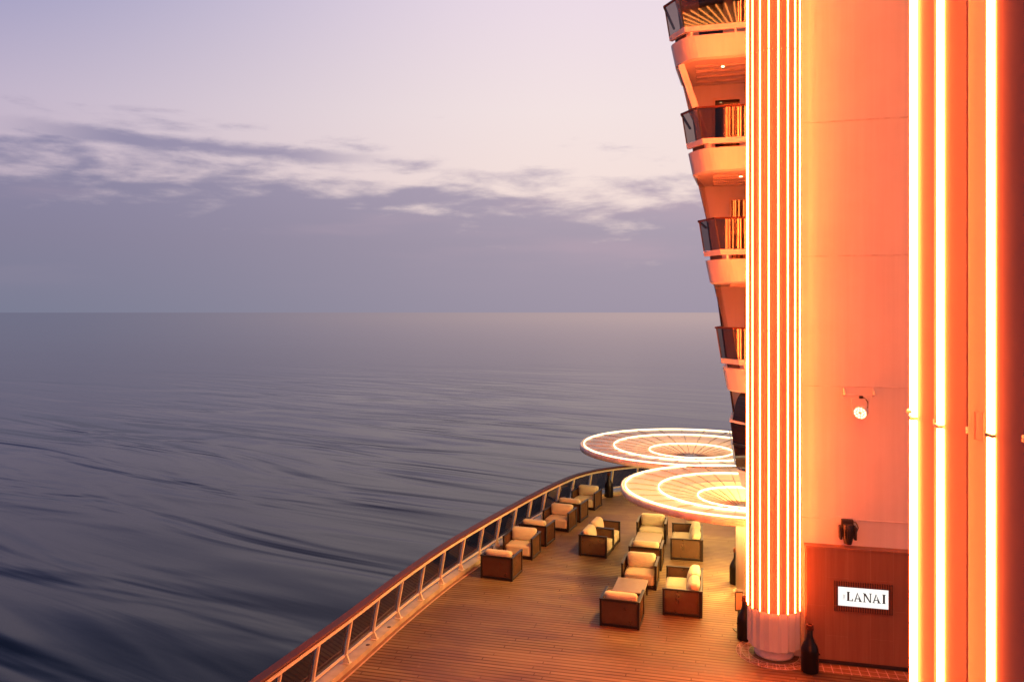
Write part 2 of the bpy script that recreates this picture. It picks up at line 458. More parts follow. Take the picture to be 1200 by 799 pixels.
bg2 = t.n('ShaderNodeBackground', inp={'Color': nish.outputs[0], 'Strength': .0015})
ad = t.n('ShaderNodeAddShader', inp={0: bg1.outputs[0], 1: bg2.outputs[0]})
o = t.n('ShaderNodeOutputWorld'); t.set(o, 0, ad.outputs[0])

def lamp(name, typ, loc, energy, color, rot=(0,0,0), **kw):
    l = bpy.data.lights.new(name, typ); l.energy = energy; l.color = color
    for k, v in kw.items(): setattr(l, k, v)
    ob = bpy.data.objects.new(name, l); col.objects.link(ob); ob.location = loc; ob.rotation_euler = rot
    return ob
# the last of the sun, low in the haze behind the superstructure
sd = Vector((sin(radians(62)), cos(radians(62)), math.tan(radians(3))))
sun = lamp('sun', 'SUN', (60, 80, 40), .15, (1, .72, .62), angle=radians(10))
sun.rotation_euler = sd.to_track_quat('Z', 'Y').to_euler()

# ------------------------------------------------------------------ sea and ship platform
SEA = -22.0
mb = MB(); N = 96
rad = [0, 40, 90, 180, 400, 1000, 3000, 10000, 40000, 120000]
vs = [(0, 0, 0)]; fs = []
for r in rad[1:]:
    vs += [(r*cos(2*pi*k/N), r*sin(2*pi*k/N), 0) for k in range(N)]
for k in range(N): fs.append((0, 1+k, 1+(k+1) % N))
for i in range(len(rad)-2):
    for k in range(N):
        fs.append((1+i*N+k, 1+(i+1)*N+k, 1+(i+1)*N+(k+1) % N, 1+i*N+(k+1) % N))
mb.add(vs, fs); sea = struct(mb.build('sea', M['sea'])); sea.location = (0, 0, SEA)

FOOT = [(-8.75,3),(-8.62,6),(-8.45,9.5),(-8.28,12),(-8.14,14),(-8.0,16.1),(-7.87,18.8),(-7.64,21.5),(-7.28,24),(-6.84,26.6),(-6.3,29.4),(-5.74,31.7),(-5.22,33.0),(-4.45,34.1),(-3.45,35.0),(-2.3,35.6),(-.6,36.0),(1.5,36.1),(4.5,36.1)]
FC = catmull(FOOT, 10); FN = normals(FC)
# hull below the deck
mb = MB(); mb.sweep(FC, [(-.13, -.05), (0, -.05), (1.4, -22.6), (1.2, -22.6)], FN); struct(mb.build('ship_hull', M['hull']))
# deck sheet
poly = [(x+nx*.2, y+ny*.2, 0) for (x, y), (nx, ny) in zip(FC, FN)]
poly += [(8, 36.1, 0), (8, 2, 0), (-8.6, 2, 0)]
mb = MB(); nP = len(poly)
mb.add(poly+[(x, y, -.3) for x, y, z in poly], [tuple(range(nP)), tuple(range(2*nP-1, nP-1, -1))])
struct(mb.build('deck', M['deck']))
mb = MB(); mb.sweep(FC, [(-.14, -.1), (-.14, .12), (.19, .12), (.19, -.1)], FN); struct(mb.build('kerb', M['ledge']))
mb = MB(); mb.sweep(FC, [(.193, .002), (.193, .006), (.29, .006), (.29, .002)], FN); struct(mb.build('gutter', M['gutter']))
mb = MB(); mb.sweep(FC, [(.293, .002), (.293, .018), (.325, .018), (.325, .002)], FN); struct(mb.build('deck_edge_strip', M['grout']))

# ------------------------------------------------------------------ railing
rail = thing('ship_railing', 'long curved deck railing with smoked glass panels, cream leaning posts and dark teak cap', 'railing')
LEAN = .19; TOPZ = 1.14
# even arc-length stations
acc = [0]
for a, b in zip(FC, FC[1:]): acc.append(acc[-1]+math.dist(a, b))
def at(sv):
    for i in range(len(acc)-1):
        if acc[i+1] >= sv:
            k = (sv-acc[i])/(acc[i+1]-acc[i]); p = Vector(FC[i]).lerp(Vector(FC[i+1]), k); n_ = Vector(FN[i]).lerp(Vector(FN[i+1]), k).normalized()
            return p, n_
    return Vector(FC[-1]), Vector(FN[-1])
s16 = next(acc[i] for i in range(len(FC)) if FC[i][1] >= 16.1)
STEP = 1.345
st0 = s16 - int(s16/STEP)*STEP
stations = []
sv = st0
while sv < acc[-1]-.3: stations.append(sv); sv += STEP
sub = [at(v) for v in [i*.25 for i in range(int(acc[-1]/.25))]+[acc[-1]]]
RP = [tuple(p) for p, n_ in sub]; RN = [tuple(n_) for p, n_ in sub]
L = LEAN
mb = MB(); mb.sweep(RP, [(L-.20, TOPZ+.035), (L-.19, TOPZ+.075), (L+.02, TOPZ+.085), (L+.045, TOPZ+.06), (L+.04, TOPZ+.03), (L-.18, TOPZ+.02)], RN)
mb.build('cap_rail', M['teak'], rail)
mb = MB(); mb.sweep(RP, [(L-.01, TOPZ-.045), (L-.01, TOPZ+.018), (L+.05, TOPZ+.018), (L+.05, TOPZ-.045)], RN)
mb.build('top_bar', M['railpaint'], rail)
b0 = L*.15
mb = MB(); mb.sweep(RP, [(b0-.02, .27), (b0-.02, .31), (b0+.03, .31), (b0+.03, .27)], RN)
mb.build('bottom_bar', M['railpaint'], rail)
def postpt(p, n_, z, off=0):
    k = (z-.12)/(TOPZ-.12)*L+off
    return (p.x+n_.x*k, p.y+n_.y*k, z)
for i, sv in enumerate(stations):
    p, n_ = at(sv); tdir = Vector((-n_.y, n_.x))
    mb = MB()
    mb.bar(postpt(p, n_, .125, .02), postpt(p, n_, TOPZ-.05, .02), .055, .05, (n_.x, n_.y, 0))
    # triangular foot bracket
    f = []
    for sgn in (-.02, .02):
        q = Vector((p.x, p.y))+tdir*sgn
        f += [(q.x+n_.x*.02, q.y+n_.y*.02, .123), (q.x+n_.x*.17, q.y+n_.y*.17, .123), (q.x+n_.x*.08, q.y+n_.y*.08, .33)]
    mb.hexa(f[:3], f[3:])
    mb.bar((p.x-tdir.x*.08+n_.x*.09, p.y-tdir.y*.08+n_.y*.09, .13), (p.x+tdir.x*.08+n_.x*.09, p.y+tdir.y*.08+n_.y*.09, .13), .17, .014)
    mb.build('post', M['railpaint'], rail)
    if i+1 < len(stations):
        p2, n2 = at(stations[i+1]); tt = (p2-p).normalized()
        a, b = p+tt*.05, p2-tt*.05
        mb = MB()
        lo, hi = .33, TOPZ-.06
        mb.hexa([postpt(a, n_, lo, -.03), postpt(b, n2, lo, -.03), postpt(b, n2, hi, -.03), postpt(a, n_, hi, -.03)],
                [postpt(a, n_, lo, -.018), postpt(b, n2, lo, -.018), postpt(b, n2, hi, -.018), postpt(a, n_, hi, -.018)])
        mb.build('glass_panel', M['railglass'], rail)

# ------------------------------------------------------------------ fluted neon pillars
def pillar(name, label, cx, cy, R, a0, ks, ztop, joints, nst=18, strip_w=.024, zend=1.15, pm='paint2'):
    root = thing(name, label, 'pillar', (cx, cy, 0), 0, 'neon striped pillars')
    stp = 2*pi/nst
    # pleated shaft: strips sit on the ridges, a crease runs between them
    ring = []
    for k in range(nst):
        a = a0-stp*k
        for da, rr in ((.0, R), (.055, R-.003), (.58, R-.034), (.62, R-.040), (.945, R-.003)):
            ring.append((rr*cos(a-da*stp), rr*sin(a-da*stp)))
    n = len(ring); mb = MB()
    zs = [zend-.01]+[z for j in sorted(joints) for z in (j-.006, j+.006)]+[ztop]
    levels = []
    for z in zs: levels.append((1.0, z))
    vs = [(x, y, z) for s_, z in levels for x, y in ring]
    fs = [(i*n+k, i*n+(k+1) % n, (i+1)*n+(k+1) % n, (i+1)*n+k) for i in range(len(levels)-1) for k in range(n)]
    fs += [tuple(range(n-1, -1, -1)), tuple((len(levels)-1)*n+k for k in range(n))]
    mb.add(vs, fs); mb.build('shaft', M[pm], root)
    ring2 = [(x*1.004, y*1.004) for x, y in ring]
    vs = [(x, y, z) for z in (.262, zend-.012) for x, y in ring2]
    mb = MB(); mb.add(vs, [(k, (k+1) % n, n+(k+1) % n, n+k) for k in range(n)]+[tuple(range(n-1, -1, -1)), tuple(range(n, 2*n))]); mb.build('lower_skirt', M['plinth'], root)
    mb = MB(); mb.lathe([(.0, .012), (R*.72, .012), (R*.74, .03), (R*.74, .10), (R*.70, .12), (R*.70, .257), (0, .257)], 40); mb.build('base_plinth', M['plinth'], root)
    for j in joints:
        mb = MB(); mb.lathe([(R-.06, j-.012), (R-.036, j-.012), (R-.036, j+.012), (R-.06, j+.012)], 72); mb.build('joint_band', M['seam'], root)
    for k in ks:
        a = a0-stp*k
        er = Vector((cos(a), sin(a), 0)); et = Vector((-sin(a), cos(a), 0))
        mb = MB(); cap = MB()
        cuts = [zend]+sorted(joints)+[ztop-.05]
        for i in range(len(cuts)-1):
            z0 = cuts[i]+(.009 if i else 0); z1 = cuts[i+1]-.004
            off = 0.004*((k*7+i*3) % 3-1)
            prof = [(-.5, .001), (-.5, .011), (-.28, .018), (.28, .018), (.5, .011), (.5, .001)]
            vs = []
            for z in (z0, z1):
                vs += [tuple(er*(R+b)+et*(a_*strip_w+off)+Vector((0, 0, z))) for a_, b in prof]
            mb.add(vs, [tuple(range(6)), tuple(range(11, 5, -1))]+[(q, (q+1) % 6, 6+(q+1) % 6, 6+q) for q in range(6)])
        st_ = mb.build('light_strip', M['strip'], root)
        for j in joints:
            p = er*(R+.018)+et*.002
            cap.bar(tuple(p-et*(strip_w*.56)+Vector((0,0,j+.009))), tuple(p+et*(strip_w*.56)+Vector((0,0,j+.0025))), .02, .010)
        cap.build('joint_cap', M['seam'], st_)
    return root

P1 = (1.455, 19.26)
tc = math.atan2(-P1[1], -P1[0])
# strip angles of the far pillar: seen at about -74..+69 degrees about the line to the camera
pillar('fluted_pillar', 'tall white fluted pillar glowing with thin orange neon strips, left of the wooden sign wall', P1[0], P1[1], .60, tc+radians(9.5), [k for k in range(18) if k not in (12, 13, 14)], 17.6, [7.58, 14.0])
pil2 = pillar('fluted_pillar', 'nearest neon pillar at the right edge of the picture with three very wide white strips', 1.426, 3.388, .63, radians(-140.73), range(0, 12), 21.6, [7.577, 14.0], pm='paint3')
# access plates near the joint of the near pillar
def facet(R, a0, stp, k, d0, r0, d1, r1, u):
    a, b = a0-stp*(k+d0), a0-stp*(k+d1)
    p = Vector((r0*cos(a), r0*sin(a), 0)); q = Vector((r1*cos(b), r1*sin(b), 0))
    tdir = (q-p).normalized(); nn = Vector((tdir.y, -tdir.x, 0))
    if nn.dot(p) < 0: nn = -nn
    return p.lerp(q, u), tdir, nn
for k, u, zc in ((1, .45, 7.60), (0, .50, 7.60), (-1, .52, 7.60)):
    c, et, er = facet(.63, radians(-140.73), radians(20), k, .055, .627, .58, .596, u)
    mb = MB(); Z = Vector((0, 0, 1)); c = c+er*.0006+Z*zc
    for p, q in (((-.026, -.05), (.026, -.05)), ((.026, .05), (-.026, .05)), ((-.026, -.05), (-.026, .05)), ((.026, .05), (.026, -.05))):
        mb.bar(tuple(c+et*p[0]+Z*p[1]), tuple(c+et*q[0]+Z*q[1]), .0035, .0035, tuple(er))
    mb.build('access_plate', M['paint3'], pil2)

# floor rings round the pillars
def floor_ring(cx, cy, r0, r1, label):
    root = thing('floor_ring', label, 'floor ring', (cx, cy, 0), 0, 'inlaid floor rings at pillar feet')
    mb = MB(); mb.lathe([(r0, .004), (r1, .004), (r1, .001), (r0, .001)], 48); mb.build('tile_band', M['tile'], root)
    mb = MB()
    for rr in (r0+.006, (r0+r1)/2+.02, r1-.006): mb.lathe([(rr-.006, .0045), (rr-.006, .008), (rr+.006, .008), (rr+.006, .0045)], 64)
    for k in range(30):
        a = 2*pi*k/30
        mb.bar((cos(a)*(r0+.016), sin(a)*(r0+.016), .0062), (cos(a)*(r1-.016), sin(a)*(r1-.016), .0062), .010, .0034)
    mb.build('inlay_lines', M['grout'], root)
floor_ring(P1[0], P1[1], .56, .86, 'inlaid floor ring with spokes around the foot of the neon striped pillar')
floor_ring(1.0, 23.3, .22, .36, 'small inlaid floor ring around the foot of the yellow lit column')

# ceiling above the near pillar, with strips fanning out of the pillar head
root = thing('fan_ceiling', 'high ceiling with neon strips fanning out of the nearest pillar, seen mirrored in the top balcony glass', 'ceiling', (1.426, 3.388, 21.62))
mb = MB(); mb.lathe([(.0, .12), (5.2, .12), (5.2, .3), (0, .3)], 48); mb.build('ceiling_panel', M['paint'], root)
mb = MB(); mb.lathe([(1.12, .05), (1.18, .05), (1.18, .117), (1.12, .117)], 48); mb.build('light_ring', M['fanstrip'], root)
for k in range(80):
    a = 2*pi*k/80; mb = MB(); mb.bar((cos(a)*1.22, sin(a)*1.22, .09), (cos(a)*5.0, sin(a)*5.0, .09), .05, .04); mb.build('light_strip', M['fanstrip'], root)

# ------------------------------------------------------------------ wall with the sign
WY = 19.24; PY = 19.1
wall = thing('steel_wall', 'tall plain orange lit steel wall with faint weld seams, right of the striped pillar', 'wall', (3.5, WY, 0))
mb = MB(); mb.box(-1.60, 2.2, 0, .3, 0, 18); mb.build('wall_plate', M['paint'], wall, .01, 1)
for z in (3.25, 6.30, 9.30, 12.40, 15.4):
    mb = MB(); mb.bar((-1.595, -.006, z), (2.195, -.006, z), .018, .03); mb.build('weld_seam', M['seam'], wall)
cl_ = thing('wood_cladding', 'dark reddish wood panelling at the wall foot behind the lit sign', 'wall panel', (3.5, PY-.06, 0))
mb = MB(); mb.box(-1.36, 2.2, -.05, .195, .10, 2.62); mb.build('panel', M['veneer'], cl_, .006, 1)
mb = MB(); mb.box(-1.38, 2.2, -.08, .196, 2.625, 2.665); mb.build('top_lip', M['veneer'], cl_, .006, 1)
mb = MB(); mb.box(-1.34, 2.2, -.01, .19, .005, .095); mb.build('toe_kick', M['blackplastic'], cl_)
mb = MB(); mb.box(2.28, 5.7, PY-.56, PY-.115, .001, .006); tag(mb.build('tile_border', M['tile']), 'strip of small reddish grid tiles along the foot of the wood panelling', 'floor tiles')

# sign
sg = thing('lanai_sign', 'white lightbox sign reading THE LANAI in a dark slatted frame on wood panelling', 'sign', (3.34, PY-.115, 1.585))
sgx = .585; 
mb = MB()
fw, fh = .61, .335
mb.box(-fw, fw, -.05, 0, .215, fh); mb.box(-fw, fw, -.05, 0, -fh, -.215)
mb.box(-fw, -.525, -.05, 0, -.213, .213); mb.box(.525, fw, -.05, 0, -.213, .213)
mb.build('frame', M['slat'], sg, .004, 1)
mb = MB(); mb.box(-.523, .523, -.035, -.002, -.211, .211); mb.build('light_panel', M['signlight'], sg)
def letters(txt, x, z0, h, wid, mbs):
    yb, yf = -.040, -.036
    def quad(pts): mbs.hexa([(x+px*h, yb, z0+pz*h) for px, pz in pts], [(x+px*h, yf, z0+pz*h) for px, pz in pts])
    def rect(a, b, c, d): quad([(a, c), (b, c), (b, d), (a, d)])
    for ch in txt:
        if ch == 'L':
            rect(.06, .27, .06, .94); rect(0, .34, 0, .06); rect(0, .34, .94, 1); rect(.34, .64, 0, .08); quad([(.54, .081), (.64, .081), (.66, .30), (.61, .30)]); adv = .72
        elif ch == 'A':
            quad([(.07, .05), (.17, .05), (.42, .86), (.36, 1.0)]); quad([(.36, 1.0), (.42, .86), (.56, .05), (.78, .05)]); rect(.22, .54, .27, .35); rect(0, .26, 0, .05); rect(.50, .86, 0, .05); adv = .88
        elif ch == 'N':
            rect(.10, .20, .05, .95); rect(.72, .82, .0, .95); quad([(.04, .97), (.26, .97), (.82, .0), (.70, -.02)]); rect(0, .30, 0, .05); rect(0, .10, .95, 1); rect(.62, .92, .95, 1); adv = .97
        elif ch == 'I':
            rect(.08, .29, .05, .95); rect(0, .37, 0, .05); rect(0, .37, .95, 1); adv = .4
        elif ch == 'T':
            rect(.27, .38, 0, .93); rect(0, .65, .93, 1); adv = .8
        elif ch == 'H':
            rect(.05, .16, 0, 1); rect(.55, .66, 0, 1); rect(.16, .55, .47, .54); adv = .85
        elif ch == 'E':
            rect(.05, .16, 0, 1); rect(.16, .55, 0, .07); rect(.16, .5, .47, .54); rect(.16, .55, .93, 1); adv = .7
        x += adv*h
for i, (chs, xx) in enumerate(zip('LANAI', (-.345, -.195, -.005, .192, .393))):
    mb = MB(); letters(chs, xx, -.093, .205, 0, mb); mb.build('letter', M['letter'], sg)
# small THE turned upright at the left
for i, chs in enumerate('THE'):
    mb = MB(); letters(chs, 0, 0, .05, 0, mb)
    mb.v = [(-.375-z, y-.0, -.07+i*.045+x) for x, y, z in mb.v]
    mb.build('letter', M['letterthin'], sg)

# LED wash light on its bracket
pl = thing('wash_light', 'round lit LED stage lamp with white dots hanging from a bracket on the orange wall', 'lamp', (3.28, WY-.004, 6.19))
mb = MB()
for sx in (-1, 1):
    xx = sx*.31
    vs = [(xx-.008, 0, .10), (xx-.008, 0, -.12), (xx-.008, -.34, -.03)]; vt = [(xx+.008, 0, .10), (xx+.008, 0, -.12), (xx+.008, -.34, -.03)]
    mb.hexa(vs, vt)
mb.bar((-.30, -.32, -.045), (.30, -.32, -.045), .05, .03)
mb.build('bracket', M['whitepaint'], pl, .003, 1)
mb = MB(); mb.box(-.03, .05, -.35, -.28, -.12, -.062); mb.build('clamp', M['blackplastic'], pl, .004, 1)
mb = MB()
for sx in (-1, 1): mb.bar((sx*.175, -.32, -.13), (sx*.165, -.34, -.42), .02, .035)
mb.bar((-.18, -.32, -.125), (.18, -.32, -.125), .035, .015); mb.build('yoke', M['whitepaint'], pl)
mb = MB(); mb.tube([(.04, -.3, -.09), (.10, -.28, -.12), (.16, -.27, -.2), (.17, -.28, -.3), (.13, -.28, -.36)], .012, 6); mb.build('cable', M['cable'], pl)
aim = Vector((-2.2, 13.5, 0))-Vector((3.28, WY-.34, 5.77)); aim.normalize()
tocam = (Vector((0, 0, 8))-Vector((3.28, WY-.34, 5.77))).normalized()
ax = (aim*.55+tocam*.45).normalized()
rot = ax.to_track_quat('Z', 'Y').to_matrix().to_4x4(); Tm = Matrix.Translation((0, -.34, -.43)) @ rot
mb = MB(); mb.lathe([(0, -.16), (.10, -.16), (.145, -.08), (.15, .05), (.142, .05), (.140, .03), (0, .03)], 28)
mb.v = [tuple(Tm @ Vector(v)) for v in mb.v]; mb.build('lamp_can', M['whitepaint'], pl)
mb = MB()
dots = [(0, 0)]*0+[(.058*cos(k*pi/3), .058*sin(k*pi/3)) for k in range(6)]+[(.112*cos(k*pi/6+.2), .112*sin(k*pi/6+.2)) for k in range(12)]
for (dx, dy) in dots:
    vs = [(dx+.019*cos(2*pi*q/10), dy+.019*sin(2*pi*q/10), zz) for zz in (.034, .045) for q in range(10)]
    mb.add(vs, [tuple(range(9, -1, -1)), tuple(range(10, 20))]+[(q, (q+1) % 10, 10+(q+1) % 10, 10+q) for q in range(10)])
mb.v = [tuple(Tm @ Vector(v)) for v in mb.v]; mb.build('led_face', M['parled'], pl)
sp_ = lamp('wash_light_beam', 'SPOT', tuple(Vector((3.28, WY-.34, 5.76))+ax*.12), 2600, (1, .08, .02), spot_size=radians(95), spot_blend=1.0, shadow_soft_size=.14)
sp_.rotation_euler = (-aim).to_track_quat('Z', 'Y').to_euler()
sp_.parent = None

# black moving head below
mh = thing('moving_spotlight', 'unlit black moving stage spotlight fixed above the wood panelling', 'lamp', (3.03, WY-.004, 3.02))
mb = MB(); mb.box(-.22, .10, -.02, 0, -.03, .31); mb.build('back_plate', M['whitepaint'], mh, .004, 1)
mb = MB(); mb.box(-.12, .14, -.16, -.02, .10, .26); mb.build('base', M['blackplastic'], mh, .02, 2)
for sx in (-1, 1):
    mb = MB(); mb.box(sx*.155-.03, sx*.155+.03, -.30, -.10, -.16, .14); mb.build('yoke_arm', M['blackplastic'], mh, .02, 2)
mb = MB(); mb.lathe([(0, -.25), (.085, -.25), (.095, -.20), (.11, -.12), (.118, .10), (.10, .18), (0, .19)], 14, (0, -.24, 0), smooth=False); mb.build('lamp_head', M['blackplastic'], mh)
mb = MB()
for q in range(14):
    a = 2*pi*q/14; mb.bar((cos(a)*.112, -.24+sin(a)*.112, -.10), (cos(a)*.122, -.24+sin(a)*.122, .08), .014, .03)
mb.build('cooling_fins', M['blackplastic'], mh)
mb = MB(); mb.lathe([(0, -.262), (.075, -.262), (.075, -.252), (0, -.252)], 20, (0, -.24, 0)); mb.build('lens', M['redglass'], mh)
mb = MB(); mb.tube([(.12, -.1, .22), (.2, -.12, .2), (.23, -.16, .1), (.19, -.2, .02)], .012, 6); mb.build('cable', M['cable'], mh)

# ------------------------------------------------------------------ balcony tower
def cxz(z): return .61-.156*(z-7.55)
tower = thing('balcony_tower', 'leaning stack of cream ship balconies with smoked glass, half hidden by the striped pillar', 'building', (0, 22.1, 0))
RX = 3.2
def P3(x, y, z): return (x, y-22.1, z)
mb = MB()
zs = [3.10, 19.0]
mb.hexa([P3(cxz(3.1)-.35, 24.7, 3.1), P3(5.6, 24.7, 3.1), P3(5.6, 28, 3.1), P3(cxz(3.1)+.1, 28, 3.1)],
        [P3(cxz(19)+.02, 24.7, 19), P3(5.6, 24.7, 19), P3(5.6, 28, 19), P3(cxz(19)+.4, 28, 19)])
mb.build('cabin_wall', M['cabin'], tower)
mb = MB(); mb.bar(P3(cxz(3.1)-.36, 24.69, 3.1), P3(cxz(19)+.01, 24.69, 19), .05, .08); mb.build('edge_trim', M['dark'], tower)
mb = MB(); mb.box(2.9, 5.7, 19.45-22.1, 5.9, 0.0, 3.02); mb.build('lower_wall', M['paint'], tower)

def outline(z, inset=0.0, right=RX, back=24.69, arc=True, dx=None):
    c = (cxz(z) if dx is None else dx(z)); l = c-.45
    Cc = Vector((c+inset*.8, 22.1+inset)); Lc = Vector((l+inset, 22.75+inset*.3)); R_ = Vector((right, 22.1+inset)); Bk = Vector((l+.12+inset, back))
    pts = [tuple(R_)]
    if arc:
        for Q, a, b, rr in ((Cc, R_, Lc, .34), (Lc, Cc, Bk, .22)):
            p0 = Q+(a-Q).normalized()*rr; p1 = Q+(b-Q).normalized()*rr
            for k in range(7):
                u = k/6; pts.append(tuple(p0*(1-u)**2+Q*2*u*(1-u)+p1*u*u))
    else: pts += [tuple(Cc), tuple(Lc)]
    pts += [tuple(Bk), (right, back)]
    return pts
def ring3(z, **kw): return [P3(x, y, z) for x, y in outline(z, **kw)]
def corner(z, dx=None):
    c = cxz(z) if dx is None else dx(z)
    return Vector((c, 22.1)), Vector((c-.45, 22.75))

def pane(mbx, p0, p1, p2, p3, th=.012):
    p0, p1, p2, p3 = map(Vector, (p0, p1, p2, p3)); nn = (p1-p0).cross(p3-p0).normalized()*th
    mbx.hexa([p0, p1, p2, p3], [p0+nn, p1+nn, p2+nn, p3+nn])

for i, zb in enumerate((17.98, 14.97, 11.86, 8.80, 5.79)):
    zt = zb+.66
    mb = MB(); mb.hexa(ring3(zb+.05, inset=.03), ring3(zt))
    vb = ring3(zb+.05, inset=.03); vl = ring3(zb, inset=.09); mb.hexa(vl, vb)
    mb.f = [f for f in mb.f]
    bal = mb.build('balcony', M['paint'], tower, 0)
    # low bar standing proud of the slab on short studs
    z0, z1 = zb+.78, zb+.92
    C0, L0 = corner(z0); C1, L1 = corner(z1)
    mb = MB()
    for (A0, B0, A1, B1) in ((Vector((RX, 22.1)), C0, Vector((RX, 22.1)), C1), (C0, L0, C1, L1)):
        d = (B0-A0).normalized(); nin = Vector((d.y, -d.x)) if d.x < -.99 else Vector((d.y, -d.x))
        nin = Vector((-d.y, d.x))*-1
        w_ = .10
        mb.hexa([P3(A0.x, A0.y, z0), P3(B0.x, B0.y, z0), P3(B0.x+nin.x*w_, B0.y+nin.y*w_, z0), P3(A0.x+nin.x*w_, A0.y+nin.y*w_, z0)],
                [P3(A1.x, A1.y, z1), P3(B1.x, B1.y, z1), P3(B1.x+nin.x*w_, B1.y+nin.y*w_, z1), P3(A1.x+nin.x*w_, A1.y+nin.y*w_, z1)])
    mb.build('low_bar', M['paint'], bal)
    mb = MB()
    for xx in (cxz(zt)+.12, cxz(zt)+1.3):
        mb = MB(); mb.box(xx, xx+.06, .03, .09, zt-.01, z0+.01); mb.build('stud', M['paint'], bal)
    Ca, La = corner(zt); Cb, Lb = corner(z0)
    mb = MB(); pane(mb, P3(La.x+.16, La.y+.05, zt-.01), P3(Ca.x+.02, Ca.y+.16, zt-.01), P3(Cb.x+.02, Cb.y+.16, z0+.05), P3(Lb.x+.16, Lb.y+.05, z0+.05)); mb.build('upstand', M['interior'], bal)
    g0, g1 = z1+.01, zb+1.76
    C0, L0 = corner(g0); C1, L1 = corner(g1)
    xs = [0, .55, 1.0]
    for a, b in zip(xs, xs[1:]):
        mb = MB()
        A0 = C0.lerp(Vector((RX, 22.1)), a); B0 = C0.lerp(Vector((RX, 22.1)), b-.004); A1 = C1.lerp(Vector((RX, 22.1)), a); B1 = C1.lerp(Vector((RX, 22.1)), b-.004)
        pane(mb, P3(A0.x, A0.y+.03, g0), P3(B0.x, B0.y+.03, g0), P3(B1.x, B1.y+.03, g1), P3(A1.x, A1.y+.03, g1))
        mb.build('glass_panel', M['glass'], bal)
    mb = MB(); pane(mb, P3(L0.x+.03, L0.y, g0), P3(C0.x-.01, C0.y+.04, g0), P3(C1.x-.01, C1.y+.04, g1), P3(L1.x+.03, L1.y, g1)); mb.build('glass_panel', M['glass'], bal)
    Bk = Vector((L1.x+.2, 24.6))
    # handrail
    mb = MB(); zc = g1+.02
    for A, B in ((Vector((RX, 22.12)), C1+Vector((0, .02))), (C1+Vector((0, .02)), L1), (L1, Bk)):
        mb.bar(P3(A.x, A.y, zc), P3(B.x, B.y, zc), .06, .045)
    mb.build('handrail', M['teak'], bal)
    mb = MB(); mb.bar(P3(C0.x, C0.y+.03, g0), P3(C1.x, C1.y+.03, g1), .03); mb.build('corner_bar', M['dark'], bal)
    mb = MB(); mb.bar(P3(L0.x+.02, L0.y, g0), P3(L1.x+.02, L1.y, g1), .035); mb.build('corner_bar', M['dark'], bal)
    # soffit ribs beneath the slab
    mb = MB()
    for yy in (22.65, 23.15, 23.65, 24.15): mb.box(cxz(zb)+.15, RX, yy-22.1, yy-22.1+.12, zb-.06, zb-.001)
    mb.build('soffit_rib', M['soffit'], bal)
    mb = MB(); mb.lathe([(0, zb-.075), (.04, zb-.075), (.04, zb-.061), (0, zb-.061)], 12, (cxz(zb)+.9, .62, 0)); mb.build('downlight', M['downled'], bal)
    # cabin door behind
    zf = zt; dxx = cxz(zf)+.32
    mb = MB(); mb.box(dxx, dxx+.72, 24.66-22.1, 24.695-22.1, zf+.01, zf+1.95); mb.build('door', M['darkglass'], bal)
    mb = MB(); mb.box(dxx-.07, dxx-.003, 24.65-22.1, 24.697-22.1, zf+.01, zf+2.03); mb.box(dxx+.723, dxx+.79, 24.65-22.1, 24.697-22.1, zf+.01, zf+2.03); mb.box(dxx-.003, dxx+.723, 24.65-22.1, 24.697-22.1, zf+1.953, zf+2.03); mb.build('door_frame', M['soffit'], bal)
    # raking strut under the upper slabs
    if i in (0, 1):
        c = cxz(zb)
        mb = MB(); mb.bar(P3(c-.24, 22.55, zb+.01), P3(c+.55, 22.62, zb-2.42), .17, .17, (0, 1, 0)); mb.build('strut', M['paint'], bal)
    if i in (1, 2, 3):
        c = cxz(zb)
        mb = MB(); pane(mb, P3(c-.30, 22.95, zb-.01), P3(c-.10, 24.6, zb-.01), P3(c+.12, 24.6, zb-1.25), P3(c-.02, 22.95, zb-1.25)); mb.build('side_screen', M['glass'], bal)

# lowest balcony just above the canopies
d5 = lambda z: 1.02-.125*(z-4.9)
mb = MB(); mb.hexa([P3(x, y, 3.12) for x, y in outline(3.12, .05, dx=d5)], [P3(x, y, 3.6) for x, y in outline(3.6, dx=d5)])
bal = mb.build('balcony', M['paint'], tower)
for za, zc, nm in ((3.68, 4.28, 'glass_panel'), (4.36, 4.92, 'glass_panel')):
    C0, L0 = corner(za, d5); C1, L1 = corner(zc, d5)
    mb = MB(); pane(mb, P3(C0.x, 22.13, za), P3(RX, 22.13, za), P3(RX, 22.13, zc), P3(C1.x, 22.13, zc)); mb.build(nm, M['darkglass'], bal)
    mb = MB(); pane(mb, P3(L0.x, L0.y, za), P3(C0.x-.01, 22.14, za), P3(C1.x-.01, 22.14, zc), P3(L1.x, L1.y, zc)); mb.build(nm, M['darkglass'], bal)
    mb = MB(); pane(mb, P3(L0.x, L0.y+.02, za), P3(L0.x+.1, 24.6, za), P3(L1.x+.1, 24.6, zc), P3(L1.x, L1.y+.02, zc)); mb.build(nm, M['darkglass'], bal)
    mb = MB()
    for A, B in ((Vector((RX, 22.11)), C1), (C1, L1), (L1, Vector((L1.x+.1, 24.6)))): mb.bar(P3(A.x, A.y, zc+.035), P3(B.x, B.y, zc+.035), .07, .05)
    mb.build('handrail', M['whitepaint'] if za > 4 else M['dark'], bal)
mb = MB()
arcp = []
for k in range(9):
    u = k/8; arcp.append((d5(4.95)-.36+.30*u**1.6, 22.78, 4.97+.80*math.sin(u*pi/2)))
for a, b in zip(arcp, arcp[1:]):
    pane(mb, P3(*a), P3(a[0]+.32, 22.3, a[2]), P3(b[0]+.32, 22.3, b[2]), P3(*b), .03)
mb.build('wind_screen', M['dark'], bal)

